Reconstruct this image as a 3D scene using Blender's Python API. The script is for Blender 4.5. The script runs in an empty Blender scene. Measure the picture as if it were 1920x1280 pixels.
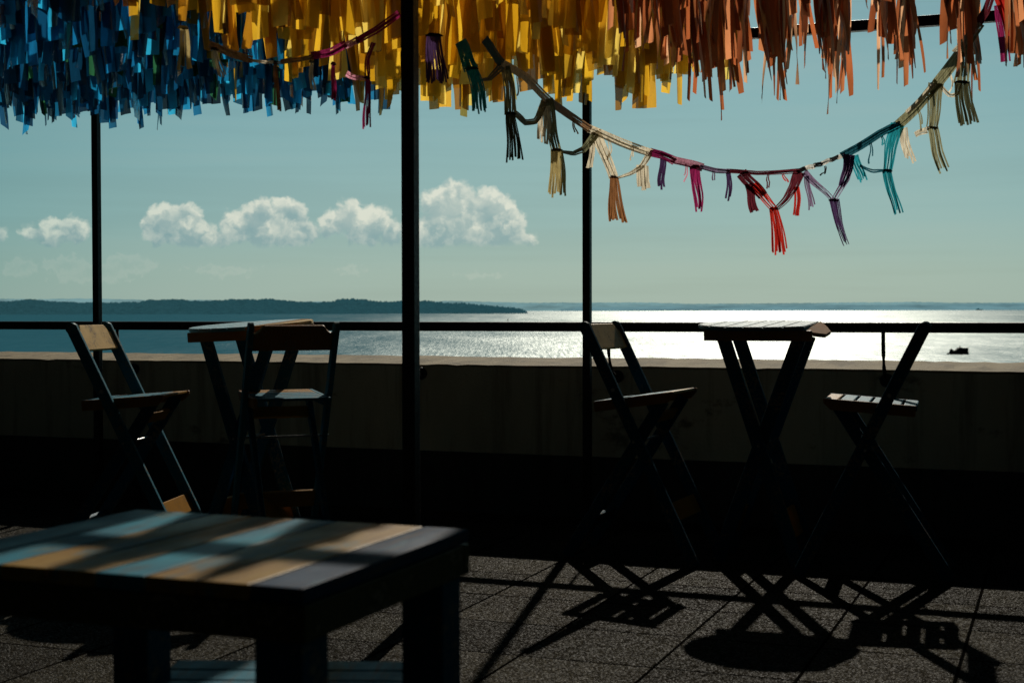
import bpy, bmesh, math, random
from mathutils import Vector, Matrix, Euler
random.seed(11)
R = math.radians
sc = bpy.context.scene
C = sc.collection

# ------------------------------------------------------------------ camera
FPX = 2700.0
EYE = 1.115
cam_d = bpy.data.cameras.new('camera')
cam = bpy.data.objects.new('camera', cam_d); C.objects.link(cam)
sc.camera = cam
cam_d.sensor_width = 36.0
cam_d.lens = FPX / 1920 * 36
cam_d.clip_start = 0.05; cam_d.clip_end = 200000
PITCH = math.atan(60 / FPX)
ROT = Matrix.Rotation(R(90) - PITCH, 3, 'X') @ Matrix.Rotation(R(-0.12), 3, 'Z')
cam.matrix_world = Matrix.Translation((0, 0, EYE)) @ ROT.to_4x4()
cam_d.dof.use_dof = True
cam_d.dof.focus_distance = 8.5
cam_d.dof.aperture_fstop = 6.0

def ray(px, py):
    return ROT @ Vector(((px - 960) / FPX, (640 - py) / FPX, -1.0))
def at(px, py, Y):                     # point at depth Y
    d = ray(px, py); return Vector((0, 0, EYE)) + d * (Y / d.y)
def onz(px, py, z):                    # point on horizontal plane
    d = ray(px, py); return Vector((0, 0, EYE)) + d * ((z - EYE) / d.z)

# the terrace grid: W runs along the parapet, N runs out to sea
AZ = math.atan(0.385)
W = Vector((math.cos(AZ), -math.sin(AZ), 0)); N = Vector((math.sin(AZ), math.cos(AZ), 0))
UP = Vector((0, 0, 1))
GRID = -AZ                              # z rotation that maps x->W, y->N
P2 = Vector((0.385, 7.37, 0))           # the far post that anchors the grid
def g(u, v, z=0.0): return P2 + W * u + N * v + UP * z

# ------------------------------------------------------------------ object helpers
def link(name, data, parent=None, mats=()):
    o = bpy.data.objects.new(name, data); C.objects.link(o)
    if parent: o.parent = parent
    for m in mats: data.materials.append(m)
    return o
def tag(o, label=None, cat=None, group=None, kind=None):
    if label: o['label'] = label
    if cat: o['category'] = cat
    if group: o['group'] = group
    if kind: o['kind'] = kind
    return o
def thing(name, label, cat, loc=(0, 0, 0), rz=0, group=None):
    o = bpy.data.objects.new(name, None); C.objects.link(o)
    o.empty_display_size = 0.1
    o.location = loc; o.rotation_euler = (0, 0, rz)
    return tag(o, label, cat, group)
def mesh_from(bm, name):
    me = bpy.data.meshes.new(name); bm.normal_update(); bm.to_mesh(me); bm.free(); return me
def copy_tree(o, parent=None):
    c = o.copy(); C.objects.link(c)
    if parent: c.parent = parent
    for ch in [k for k in list(C.objects) if k.parent == o]: copy_tree(ch, c)
    return c

def bar(bm, p0, p1, w, t, side=None, bev=0.0):
    """box from p0 to p1, w wide along 'side', t thick across"""
    p0 = Vector(p0); p1 = Vector(p1); d = (p1 - p0); L = d.length; d.normalize()
    if side is None: side = Vector((0, 1, 0)) if abs(d.y) < .9 else Vector((1, 0, 0))
    side = Vector(side); s = (side - d * side.dot(d)).normalized(); q = d.cross(s)
    m = Matrix.Translation((p0 + p1) / 2) @ Matrix((d, s, q)).transposed().to_4x4() @ Matrix.Diagonal((L, w, t, 1))
    r = bmesh.ops.create_cube(bm, size=1, matrix=m)
    if bev:
        es = list({e for v in r['verts'] for e in v.link_edges})
        bmesh.ops.bevel(bm, geom=es, offset=bev, segments=2, profile=.6, affect='EDGES')
def tube(bm, pts, r, n=8, cap=True):
    pts = [Vector(p) for p in pts]; rings = []
    for i, p in enumerate(pts):
        d = (pts[min(i + 1, len(pts) - 1)] - pts[max(i - 1, 0)]).normalized()
        a = UP if abs(d.z) < .9 else Vector((1, 0, 0))
        u = d.cross(a).normalized(); v = d.cross(u)
        rr = r[i] if isinstance(r, (list, tuple)) else r
        rings.append([bm.verts.new(p + (u * math.cos(k * 2 * math.pi / n) + v * math.sin(k * 2 * math.pi / n)) * rr) for k in range(n)])
    for a, b in zip(rings, rings[1:]):
        for k in range(n): bm.faces.new((a[k], a[(k + 1) % n], b[(k + 1) % n], b[k]))
    if cap: bm.faces.new(rings[0][::-1]); bm.faces.new(rings[-1])
def prism(bm, poly, x0, x1, axis='x'):
    """extrude a 2D polygon along an axis"""
    def v(a, b, c): return {'x': (c, a, b), 'y': (a, c, b), 'z': (a, b, c)}[axis]
    A = [bm.verts.new(v(a, b, x0)) for a, b in poly]; B = [bm.verts.new(v(a, b, x1)) for a, b in poly]
    n = len(poly); bm.faces.new(A[::-1]); bm.faces.new(B)
    for i in range(n): bm.faces.new((A[i], A[(i + 1) % n], B[(i + 1) % n], B[i]))
    bmesh.ops.recalc_face_normals(bm, faces=bm.faces[:])
def part(name, parent, mat, build, bev=0):
    bm = bmesh.new(); build(bm)
    if bev: bmesh.ops.bevel(bm, geom=bm.edges[:], offset=bev, segments=2, profile=.6, affect='EDGES')
    return link(name, mesh_from(bm, name), parent, (mat,))
def smooth(o):
    for p in o.data.polygons: p.use_smooth = True
    return o

# ------------------------------------------------------------------ materials
class NT:
    def __init__(s, nt): s.nt = nt; s.n = nt.nodes; s.l = nt.links
    def node(s, t, **kw):
        x = s.n.new(t)
        for k, v in kw.items(): setattr(x, k, v)
        return x
    def put(s, sock, v):
        if isinstance(v, bpy.types.NodeSocket): s.l.new(v, sock)
        elif v is not None: sock.default_value = v
    def math(s, op, a, b=None, c=None, clamp=False):
        x = s.node('ShaderNodeMath', operation=op, use_clamp=clamp)
        s.put(x.inputs[0], a); s.put(x.inputs[1], b)
        if c is not None: s.put(x.inputs[2], c)
        return x.outputs[0]
    def vmath(s, op, a, b=None):
        x = s.node('ShaderNodeVectorMath', operation=op)
        s.put(x.inputs[0], a)
        if b is not None: s.put(x.inputs[1], b)
        return x.outputs['Value'] if op in ('DOT_PRODUCT', 'LENGTH', 'DISTANCE') else x.outputs[0]
    def noise(s, vec, scale, detail=4, rough=.5, dist=0, col=False):
        x = s.node('ShaderNodeTexNoise'); s.put(x.inputs['Vector'], vec)
        x.inputs['Scale'].default_value = scale; x.inputs['Detail'].default_value = detail
        x.inputs['Roughness'].default_value = rough; x.inputs['Distortion'].default_value = dist
        return x.outputs['Color' if col else 'Fac']
    def ramp(s, fac, stops, interp='LINEAR'):
        x = s.node('ShaderNodeValToRGB'); s.put(x.inputs[0], fac); cr = x.color_ramp; cr.interpolation = interp
        while len(cr.elements) < len(stops): cr.elements.new(0.5)
        for e, (p, c) in zip(cr.elements, stops):
            e.position = p; e.color = (*c, 1) if len(c) == 3 else c
        return x.outputs[0]
    def mix(s, f, a, b, blend='MIX'):
        x = s.node('ShaderNodeMix', data_type='RGBA', blend_type=blend)
        s.put(x.inputs[0], f)
        for k, v in ((6, a), (7, b)):
            if isinstance(v, tuple) and len(v) == 3: v = (*v, 1)
            s.put(x.inputs[k], v)
        return x.outputs[2]
    def mapr(s, v, a, b, c=0., d=1., sm=False):
        x = s.node('ShaderNodeMapRange'); s.put(x.inputs[0], v)
        if sm: x.interpolation_type = 'SMOOTHSTEP'
        for i, q in enumerate((a, b, c, d)): x.inputs[i + 1].default_value = q
        return x.outputs[0]
    def bump(s, h, strength, dist=0.01):
        x = s.node('ShaderNodeBump'); s.put(x.inputs['Height'], h); x.inputs['Strength'].default_value = strength
        x.inputs['Distance'].default_value = dist; return x.outputs[0]
    def coord(s, which='Object'): return s.node('ShaderNodeTexCoord').outputs[which]
    def mapping(s, v, scale=(1, 1, 1), rot=(0, 0, 0), loc=(0, 0, 0)):
        x = s.node('ShaderNodeMapping'); s.put(x.inputs[0], v)
        x.inputs['Scale'].default_value = scale; x.inputs['Rotation'].default_value = rot; x.inputs['Location'].default_value = loc
        return x.outputs[0]
def new_mat(name):
    m = bpy.data.materials.new(name); m.use_nodes = True
    t = NT(m.node_tree); b = t.n['Principled BSDF']; return m, t, b

def paint(name, col, worn=(.16, .12, .08), rough=.38, amount=.6, var=.35):
    m, t, b = new_mat(name); co = t.coord(); rnd = t.node('ShaderNodeObjectInfo').outputs['Random']
    off = t.node('ShaderNodeCombineXYZ'); t.put(off.inputs[0], t.math('MULTIPLY', rnd, 7.3)); t.put(off.inputs[2], t.math('MULTIPLY', rnd, 3.1))
    v = t.vmath('ADD', co, off.outputs[0])
    n1 = t.noise(v, 9, 6, .65); n2 = t.noise(t.mapping(v, (3, 3, 3)), 30, 5, .6)
    c = t.mix(t.mapr(n1, .35, .7, 0, var), col, tuple(x * .45 for x in col))
    wearm = t.mapr(t.math('MULTIPLY', n1, n2), .30 - amount * .04, .42 - amount * .04)
    c = t.mix(wearm, c, worn)
    t.put(b.inputs['Base Color'], c)
    t.put(b.inputs['Roughness'], t.mapr(n2, .3, .7, rough - .1, rough + .2))
    t.put(b.inputs['Normal'], t.bump(n2, .35, .004))
    b.inputs['Specular IOR Level'].default_value = .25 if 'metal' in name or 'steel' in name else .02
    return m
M = {}
M['blue'] = paint('blue_paint', (.022, .115, .160), rough=.5)
M['navy'] = paint('navy_paint', (.010, .055, .088), rough=.5)
M['yellow'] = paint('yellow_paint', (.27, .13, .022))
M['wetblue'] = paint('wet_blue_paint', (.05, .19, .24), rough=.42); M['wetblue'].node_tree.nodes['Principled BSDF'].inputs['Specular IOR Level'].default_value = .5
M['pale'] = paint('pale_yellow_paint', (.50, .34, .15))
M['brown'] = paint('brown_paint', (.24, .11, .038))
M['drab'] = paint('drab_paint', (.055, .05, .022))
M['metal'] = paint('dark_metal', (.008, .006, .006), worn=(.05, .025, .015), rough=.42, amount=.1)
M['steel'] = paint('bolt_steel', (.25, .25, .24), rough=.3)

def plank_mat(name, seq, pitch, axis=0, dark=.45, rough=.3):
    """painted planks, each with its own colour, built as geometry; material holds wear only"""
    return None

# floor
m, t, b = new_mat('terrace_tiles'); M['floor'] = m
co = t.coord()
br = t.node('ShaderNodeTexBrick'); br.offset = 0; br.squash = 1
t.put(br.inputs['Vector'], t.mapping(co, loc=(-.204, -.42, 0))); br.inputs['Scale'].default_value = 1
br.inputs['Brick Width'].default_value = .445; br.inputs['Row Height'].default_value = .445
br.inputs['Mortar Size'].default_value = .006; br.inputs['Mortar Smooth'].default_value = .15
br.inputs['Color1'].default_value = (.62, .62, .62, 1); br.inputs['Color2'].default_value = (1.35, 1.32, 1.25, 1); br.inputs['Mortar'].default_value = (.12, .12, .12, 1)
vo = t.node('ShaderNodeTexVoronoi'); t.put(vo.inputs['Vector'], co); vo.inputs['Scale'].default_value = 175
big = t.noise(co, 1.7, 5, .6); fine = t.noise(co, 320, 3, .6)
grain = t.mix(t.mapr(t.node('ShaderNodeSeparateColor').outputs[0] if False else vo.outputs['Distance'], .15, .75), (.078, .073, .058), (.0085, .008, .007))
sep = t.node('ShaderNodeSeparateColor'); t.put(sep.inputs[0], vo.outputs['Color'])
grain = t.mix(t.mapr(sep.outputs[0], .25, .9), grain, (.016, .015, .0125))
c = t.mix(1.0, grain, br.outputs['Color'], 'MULTIPLY')
c = t.mix(1.0, c, t.ramp(big, [(.3, (.55, .52, .5)), (.5, (.9, .88, .85)), (.7, (1.15, 1.12, 1.1))]), 'MULTIPLY')
t.put(b.inputs['Base Color'], c)
t.put(b.inputs['Roughness'], t.mapr(sep.outputs[1], 0, 1, .42, .85))
hh = t.math('ADD', t.math('MULTIPLY', vo.outputs['Distance'], -.8), t.math('MULTIPLY', fine, .3))
hh = t.math('ADD', hh, t.math('MULTIPLY', br.outputs['Fac'], -2.2))
t.put(b.inputs['Normal'], t.bump(hh, .9, .006))
t.put(b.inputs['Specular IOR Level'], t.math('MULTIPLY', t.mapr(sep.outputs[2], .55, .95, .0, .035), t.math('SUBTRACT', 1, br.outputs['Fac'])))

def plaster(name, a, bb, scale=3, rough=.9, bump=.5):
    m, t, b = new_mat(name); co = t.coord()
    n1 = t.noise(t.mapping(co, (1, 1, .35)), scale, 7, .65); n2 = t.noise(co, 60, 4, .6); n3 = t.noise(t.mapping(co, (.6, 3, 1)), 5, 6, .7)
    c = t.mix(t.mapr(n1, .3, .7), a, bb)
    c = t.mix(t.mapr(n3, .60, .68), c, tuple(x * .45 for x in bb))
    n4 = t.noise(t.mapping(co, (7, 7, .45)), 1.0, 6, .7); c = t.mix(t.mapr(n4, .5, .66, 0, .65), c, tuple(x * .4 for x in bb))
    t.put(b.inputs['Base Color'], c); b.inputs['Roughness'].default_value = rough
    b.inputs['Specular IOR Level'].default_value = .15
    t.put(b.inputs['Normal'], t.bump(t.math('ADD', n2, t.math('MULTIPLY', n1, .5)), bump, .008))
    return m
M['coping'] = plaster('coping_plaster', (.25, .20, .12), (.14, .11, .06), 4)
M['wallface'] = plaster('wall_plaster', (.48, .45, .32), (.33, .31, .22), 2.5)
M['plinth'] = plaster('plinth_membrane', (.05, .05, .045), (.03, .03, .028), 4, .7)

# sea
m, t, b = new_mat('sea_water'); M['sea'] = m
co = t.coord()
w1 = t.noise(t.mapping(co, (.30, .010, 1)), 1, 4, .75)
w2 = t.noise(t.mapping(co, (.006, .0016, 1)), 1, 6, .62)
w3 = t.noise(t.mapping(co, (.0012, .00030, 1)), 1, 5, .55)
t.n.remove(b)
hb = t.math('ADD', t.math('MULTIPLY', w1, .45), t.math('MULTIPLY', w2, 4))
nb = t.bump(hb, 1.0, 1.0)
gl = t.node('ShaderNodeBsdfGlossy', distribution='BECKMANN'); t.put(gl.inputs['Roughness'], t.math('ADD', t.mapr(w3, .35, .65, .455, .49), t.mapr(w2, .35, .65, -.02, .02)))
t.put(gl.inputs['Normal'], nb); t.put(gl.inputs[0], t.mix(t.math('MULTIPLY', t.mapr(w1, .34, .68, .12, 1.), t.mapr(w2, .3, .7, .6, 1.)), (.008, .009, .009), (.125, .13, .124)))  # sparkle put into the gloss colour by wave noise
df = t.node('ShaderNodeBsdfDiffuse'); df.inputs[0].default_value = (.020, .098, .140, 1); t.put(df.inputs['Normal'], nb)
ad = t.node('ShaderNodeAddShader'); t.l.new(gl.outputs[0], ad.inputs[0]); t.l.new(df.outputs[0], ad.inputs[1])
t.l.new(ad.outputs[0], t.n['Material Output'].inputs[0])

def land(name, base, haze_glow, f, scale):
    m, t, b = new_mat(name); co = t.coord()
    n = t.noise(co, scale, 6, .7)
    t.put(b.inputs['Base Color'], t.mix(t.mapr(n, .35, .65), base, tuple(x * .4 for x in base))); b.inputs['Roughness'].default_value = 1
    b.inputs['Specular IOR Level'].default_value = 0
    e = t.node('ShaderNodeEmission')  # distance haze painted in as a glow of the land itself
    t.put(e.inputs[0], t.mix(t.mapr(n, .42, .7), haze_glow, tuple(x * .55 for x in haze_glow)))
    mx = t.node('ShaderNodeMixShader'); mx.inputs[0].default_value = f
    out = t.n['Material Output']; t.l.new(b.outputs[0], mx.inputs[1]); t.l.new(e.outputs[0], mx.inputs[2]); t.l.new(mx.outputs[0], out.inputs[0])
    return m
M['island'] = land('island_forest_haze_glow', (.05, .07, .03), (.020, .080, .100), .88, .012)
M['farland'] = land('hazy_land_glow', (.05, .07, .05), (.19, .34, .36), .96, .0005)
M['hazeland'] = land('hazier_land_glow', (.05, .07, .05), (.15, .29, .325), .96, .0005)

def sheet(name, cols, trans=.6, rough=.35, gloss=.25, varia=.8, fibre=0, clear=0):
    """thin translucent plastic or paper, tone varies per object"""
    m = bpy.data.materials.new(name); m.use_nodes = True; t = NT(m.node_tree); t.n.remove(t.n['Principled BSDF'])
    out = t.n['Material Output']; rnd = t.node('ShaderNodeObjectInfo').outputs['Random']
    isl = t.node('ShaderNodeNewGeometry').outputs['Random Per Island']
    rnd = t.math('FRACT', t.math('ADD', t.math('MULTIPLY', isl, 1.7), t.math('MULTIPLY', rnd, 3.3))) if len(cols) > 2 else rnd
    c = t.ramp(rnd, [(i / len(cols), x) for i, x in enumerate(cols)], 'CONSTANT' if len(cols) > 2 else 'LINEAR')
    co = t.coord(); n = t.noise(t.mapping(co, (1, 1, .3)), 22, 4, .6)
    c = t.mix(t.mapr(n, .3, .7, 0, .45), c, t.mix(1.0, c, (.45, .42, .4), 'MULTIPLY'))
    if fibre:
        s = t.noise(t.mapping(co, (1, 1, .08)), 160, 3, .6)
        c = t.mix(t.mapr(s, .4, .6, 0, .6), c, t.mix(1.0, c, (.3, .28, .25), 'MULTIPLY'))
    bp = t.bump(n, .5, .01)
    d = t.node('ShaderNodeBsdfDiffuse'); t.put(d.inputs[0], t.mix(1.0, c, (.45, .45, .45), 'MULTIPLY')); t.put(d.inputs['Normal'], bp)
    tp = t.node('ShaderNodeBsdfTransparent'); t.put(tp.inputs[0], t.mix(.35, c, (1, 1, 1)))
    tr = t.node('ShaderNodeBsdfTranslucent'); t.put(tr.inputs[0], c); t.put(tr.inputs['Normal'], bp)
    gl = t.node('ShaderNodeBsdfGlossy'); gl.inputs['Roughness'].default_value = rough; t.put(gl.inputs['Normal'], bp)
    gl.inputs[0].default_value = (.8, .8, .8, 1)
    a = t.node('ShaderNodeMixShader'); a.inputs[0].default_value = trans; t.l.new(d.outputs[0], a.inputs[1]); t.l.new(tr.outputs[0], a.inputs[2])
    fr = t.node('ShaderNodeFresnel'); fr.inputs[0].default_value = 1.4
    f2 = t.math('MULTIPLY', fr.outputs[0], gloss)
    a2 = t.node('ShaderNodeMixShader'); t.put(a2.inputs[0], f2); t.l.new(a.outputs[0], a2.inputs[1]); t.l.new(gl.outputs[0], a2.inputs[2])
    if clear:
        a3 = t.node('ShaderNodeMixShader'); a3.inputs[0].default_value = clear; t.l.new(a2.outputs[0], a3.inputs[1]); t.l.new(tp.outputs[0], a3.inputs[2]); a2 = a3
    t.l.new(a2.outputs[0], out.inputs[0]); return m
M['r_blue'] = sheet('blue_plastic', [(.005, .07, .17), (.010, .20, .46), (.03, .50, .85), (.008, .13, .27), (.004, .04, .09), (.014, .32, .64), (.008, .17, .36)], .8, .2, 1.2, clear=.14)
M['r_green'] = sheet('green_plastic', [(.02, .10, .05), (.03, .16, .07)], .6, .25, .8)
M['r_yellow'] = sheet('yellow_plastic', [(.60, .32, .012), (.84, .50, .03), (.92, .68, .13), (.44, .20, .012), (.72, .40, .02)], .85, .5, .2, clear=.14)
M['r_orange'] = sheet('salmon_plastic', [(.44, .12, .04), (.62, .24, .10), (.80, .44, .24), (.26, .07, .025), (.50, .16, .06), (.34, .10, .035)], .82, .45, .35)
YARN = dict(cream=(.80, .70, .52), olive=(.26, .25, .14), gold=(.42, .33, .14), tan=(.45, .25, .12), brown=(.30, .13, .05),
            magenta=(.30, .02, .10), pink=(.70, .30, .40), wine=(.13, .02, .03), red=(.60, .03, .02), purple=(.07, .035, .10),
            lilac=(.25, .17, .28), teal=(.02, .30, .36), dteal=(.015, .09, .12), white=(.75, .72, .65), black=(.02, .02, .02), dolive=(.07, .07, .035))
def yarn(c):
    k = 'y_' + c
    if k not in M: M[k] = sheet(c + '_paper', [YARN[c], tuple(x * .8 for x in YARN[c])], .75, .6, .1, fibre=1)
    return M[k]

# ------------------------------------------------------------------ world
SUN_TAN = .160; SUN_EL = R(30.8); SAZ = math.atan(SUN_TAN)
sund = Vector((math.sin(SAZ) * math.cos(SUN_EL), math.cos(SAZ) * math.cos(SUN_EL), math.sin(SUN_EL)))
wd = bpy.data.worlds.new('World'); sc.world = wd; wd.use_nodes = True
t = NT(wd.node_tree); bg = t.n['Background']
co = t.coord('Generated'); sx = t.node('ShaderNodeSeparateXYZ'); t.put(sx.inputs[0], co)
X, Y, Z = sx.outputs
sky = t.node('ShaderNodeTexSky', sky_type='NISHITA'); sky.sun_disc = False; sky.sun_elevation = SUN_EL; sky.sun_rotation = SAZ
sky.dust_density = 2.0; sky.altitude = 50
base = t.ramp(t.mapr(Z, -.05, .95), [
    (.00, (.12, .20, .22)), (.05, (.375, .440, .405)), (.075, (.340, .430, .405)), (.11, (.268, .408, .425)), (.20, (.195, .365, .420)),
    (.30, (.13, .27, .34)), (.55, (.05, .10, .14)), (1.0, (.02, .045, .07))])
# the sky is brightest over the sea, under the sun, and darkens round behind the terrace
front = t.vmath('DOT_PRODUCT', co, (math.sin(SAZ * .3), math.cos(SAZ * .3), 0.0))
fall = t.mapr(front, -.2, .98, .11, 1.0, True)
fall = t.math('POWER', fall, 1.6)
streak = t.noise(t.mapping(co, (1.2, 1.2, 26), rot=(0, R(1.2), 0)), 2.2, 5, .55)
streak2 = t.mapr(streak, .35, .7, .95, 1.07)
basec = t.mix(1.0, base, t.mix(streak2, (0, 0, 0), (1, 1, 1)), 'MULTIPLY')
basec = t.mix(t.mapr(streak, .5, .75, 0, .13), basec, (.42, .44, .42))
clear = basec
# cumulus: puffs given by their bearing and height over the horizon
ysafe = t.math('MAXIMUM', Y, .05)
U = t.math('DIVIDE', X, ysafe); V = t.math('DIVIDE', Z, ysafe)
cuv = t.node('ShaderNodeCombineXYZ'); t.put(cuv.inputs[0], U); t.put(cuv.inputs[1], V)
uv = t.vmath('MULTIPLY', cuv.outputs[0], (FPX / 100, FPX / 100, 0))      # hundreds of photo pixels
uvw = t.vmath('ADD', uv, t.vmath('MULTIPLY', t.vmath('SUBTRACT', t.noise(uv, 3.0, 5, .6, 0, True), (.5, .5, .5)), (.32, .27, 0)))
def puffs(lst, vec):
    f = None
    for px, py, r, sq in lst:
        c0 = ((px - 960) / 100, (580 - py) / 100, 0)
        d = t.vmath('SUBTRACT', vec, c0); d = t.vmath('MULTIPLY', d, (1 / sq, 1, 0)); L = t.vmath('LENGTH', d)
        v = t.math('SUBTRACT', r * 1.12 / 100, L)
        f = v if f is None else t.math('SMOOTH_MAX', f, v, .06)
    return f
BIG = [(60, 436, 13, 1.4), (100, 432, 24, 1.3), (140, 430, 23, 1.2), (3, 438, 11, 1),
       (308, 422, 35, 1), (345, 424, 38, 1), (384, 438, 22, 1.2), (290, 432, 18, 1),
       (445, 425, 28, 1), (490, 412, 36, 1), (535, 412, 38, 1), (572, 436, 26, 1), (520, 438, 28, 2), (425, 444, 14, 1.6),
       (622, 418, 22, 1), (658, 404, 28, 1), (700, 416, 30, 1), (735, 436, 22, 1.3), (680, 432, 24, 1.5),
       (820, 380, 26, 1), (853, 376, 33, 1), (878, 396, 34, 1), (922, 398, 40, 1), (952, 428, 34, 1), (890, 430, 38, 1.7), (820, 432, 30, 1.4), (985, 448, 14, 1.3), (770, 430, 22, 1)]
def field(vec):
    f = puffs(BIG, vec)
    n = t.noise(vec, 5.0, 6, .54)
    f = t.math('ADD', f, t.math('MULTIPLY', t.math('SUBTRACT', n, .5), .33))
    sxy = t.node('ShaderNodeSeparateXYZ'); t.put(sxy.inputs[0], vec)
    # flat base
    basecut = t.math('SUBTRACT', sxy.outputs[1], 1.20)
    return t.math('MINIMUM', f, t.math('MULTIPLY', basecut, .9))
F0 = field(uvw)
F1 = field(t.vmath('ADD', uvw, (.07, .17, 0)))
dens = t.mapr(F0, -.05, .07, 0, 1, True)
light = t.mapr(t.math('SUBTRACT', F0, F1), -.06, .17, 0, 1, True)
thin = t.mapr(F0, .26, .05, 0, 1, True)
bil = t.noise(uvw, 2.4, 5, .6)
lit = t.math('MULTIPLY', light, t.math('ADD', t.math('MULTIPLY', thin, .75), t.mapr(bil, .5, .66, 0, .55)), clamp=True)
lit = t.math('ADD', lit, t.math('MULTIPLY', t.mapr(bil, .46, .66), .62), clamp=True)
vy = t.node('ShaderNodeSeparateXYZ'); t.put(vy.inputs[0], uvw)
mid = t.noise(t.mapping(uvw, (1, 1.3, 1)), 1.5, 4, .5)
lit = t.math('ADD', t.math('MULTIPLY', lit, .80), t.math('MULTIPLY', t.mapr(vy.outputs[1], 1.22, 2.0, .06, .36), t.mapr(mid, .40, .58, .25, 1.15)), clamp=True)
ccol = t.mix(lit, (.195, .325, .375), (.78, .71, .64))
basec = t.mix(t.math('MULTIPLY', dens, .96), basec, ccol)
# faint far bank low on the left
FB = puffs([(40, 500, 18, 2.0), (125, 498, 19, 2.6), (240, 494, 20, 2.6), (180, 510, 20, 4), (420, 505, 12, 5), (660, 508, 12, 2.2), (900, 515, 8, 5)], uvw)
FB = t.math('ADD', FB, t.math('MULTIPLY', t.math('SUBTRACT', t.noise(uvw, 6, 6, .62), .5), .45))
fbt = t.mapr(FB, .0, .08, 0, 1, True); fbi = t.mapr(FB, .22, .05, .15, 1, True)
basec = t.mix(t.math('MULTIPLY', t.math('MULTIPLY', fbt, fbi), .24), basec, (.58, .57, .53))
nis = t.mix(1.0, sky.outputs[0], (.10, .10, .10), 'MULTIPLY')
side = t.mapr(t.vmath('DOT_PRODUCT', co, (math.sin(R(5)), math.cos(R(5)), 0.0)), .86, .985, 0, 1, True)
tint = t.mix(side, (.60, .82, .80), (.86, .985, .95))
fallc = t.mix(1.0, t.mix(fall, (0, 0, 0), (10, 10, 10)), tint, 'MULTIPLY')
def finish(c_): return t.mix(1.0, t.mix(.05, c_, nis), fallc, 'MULTIPLY')
t.put(bg.inputs[0], finish(clear)); bg.inputs[1].default_value = .1
bg2 = t.node('ShaderNodeBackground'); t.put(bg2.inputs[0], finish(basec)); bg2.inputs[1].default_value = .1
# clouds are only worked out in the low band of sky over the bay where they stand
inb = t.math('MULTIPLY', t.math('MULTIPLY', t.math('GREATER_THAN', V, .012), t.math('LESS_THAN', V, .105)), t.math('MULTIPLY', t.math('GREATER_THAN', U, -.42), t.math('LESS_THAN', U, .04)))
inb = t.math('MULTIPLY', inb, t.math('GREATER_THAN', Y, .1))
mxw = t.node('ShaderNodeMixShader'); t.put(mxw.inputs[0], inb); t.l.new(bg.outputs[0], mxw.inputs[1]); t.l.new(bg2.outputs[0], mxw.inputs[2])
t.l.new(mxw.outputs[0], t.n['World Output'].inputs[0])
wd.cycles.sampling_method = 'MANUAL'; wd.cycles.sample_map_resolution = 256

sl = bpy.data.lights.new('sun', 'SUN'); sl.energy = 4.6; sl.angle = R(.55); sl.color = (1, .93, .80)
so = bpy.data.objects.new('sun', sl); C.objects.link(so)
so.rotation_euler = (-sund).to_track_quat('-Z', 'Y').to_euler(); so.location = (3, 8, 9)

# ------------------------------------------------------------------ setting: sea, islands, terrace floor
SEA = -46.0
bm = bmesh.new()
ys = [9.5, 200, 1000, 5000, 20000, 64000]
rows = [[bm.verts.new((x * max(1, 1), y, SEA)) for x in (-30000 * max(.02, y / 64000) * 1.3, 0, 30000 * max(.02, y / 64000) * 1.3)] for y in ys]
for a, b2 in zip(rows, rows[1:]):
    for k in range(2): bm.faces.new((a[k], a[k + 1], b2[k + 1], b2[k]))
tag(link('sea', mesh_from(bm, 'sea'), None, (M['sea'],)), kind='structure')

def ridge(name, prof, dist, depth, mat, jag, step=3.0, seed=1, basey=None):
    rnd = random.Random(seed); bm = bmesh.new()
    xs = []; x = prof[0][0]
    while x <= prof[-1][0]: xs.append(x); x += step
    rows = []
    ph = [rnd.uniform(0, 9) for _ in range(9)]
    for j, (dy, hf) in enumerate([(-.5, 0), (-.36, .30), (-.2, .62), (-.08, .86), (0, 1), (.3, .6), (.5, 0)]):
        row = []
        for i, px in enumerate(xs):
            for (a, ya), (b, yb) in zip(prof, prof[1:]):
                if a <= px <= b: yy = ya + (yb - ya) * (px - a) / (b - a); break
            D = dist + dy * depth
            p = at(px, yy, dist); h = (p.z - SEA)
            wig = 1 + (.10 * math.sin(px * .11 + ph[0] + j * 1.7) + .06 * math.sin(px * .27 + ph[1] + j * 2.3)) * (0 if j == 4 else 1)
            z = max(-3, h * hf * wig) + (jag * rnd.uniform(-1, 1) if 0 < j < 6 and h > jag * 2 else 0)
            row.append(bm.verts.new((p.x * (1 + dy * depth / dist * .4), D, SEA + (z if hf else -4))))
        rows.append(row)
    for a, b2 in zip(rows, rows[1:]):
        for k in range(len(xs) - 1): bm.faces.new((a[k], a[k + 1], b2[k + 1], b2[k]))
    return tag(link(name, mesh_from(bm, name), None, (mat,)), kind='structure')
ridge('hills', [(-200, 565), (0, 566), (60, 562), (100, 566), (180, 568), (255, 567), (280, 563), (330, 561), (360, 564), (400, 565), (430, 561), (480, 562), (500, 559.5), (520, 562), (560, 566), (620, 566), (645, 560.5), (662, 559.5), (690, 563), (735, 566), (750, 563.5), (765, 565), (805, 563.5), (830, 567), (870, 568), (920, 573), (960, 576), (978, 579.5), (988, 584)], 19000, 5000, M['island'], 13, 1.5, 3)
ridge('far_hills', [(-200, 561), (20, 560), (60, 561), (150, 559.5), (240, 561), (280, 563), (380, 562), (420, 563), (560, 565), (800, 566), (840, 564), (900, 565.5), (980, 567.5), (1100, 567), (1210, 567), (1300, 569.5), (1450, 568.5), (1560, 567.5), (1720, 566), (1800, 567.5), (2150, 567)], 45000, 6000, M['farland'], 8, 5.0, 5)
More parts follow.
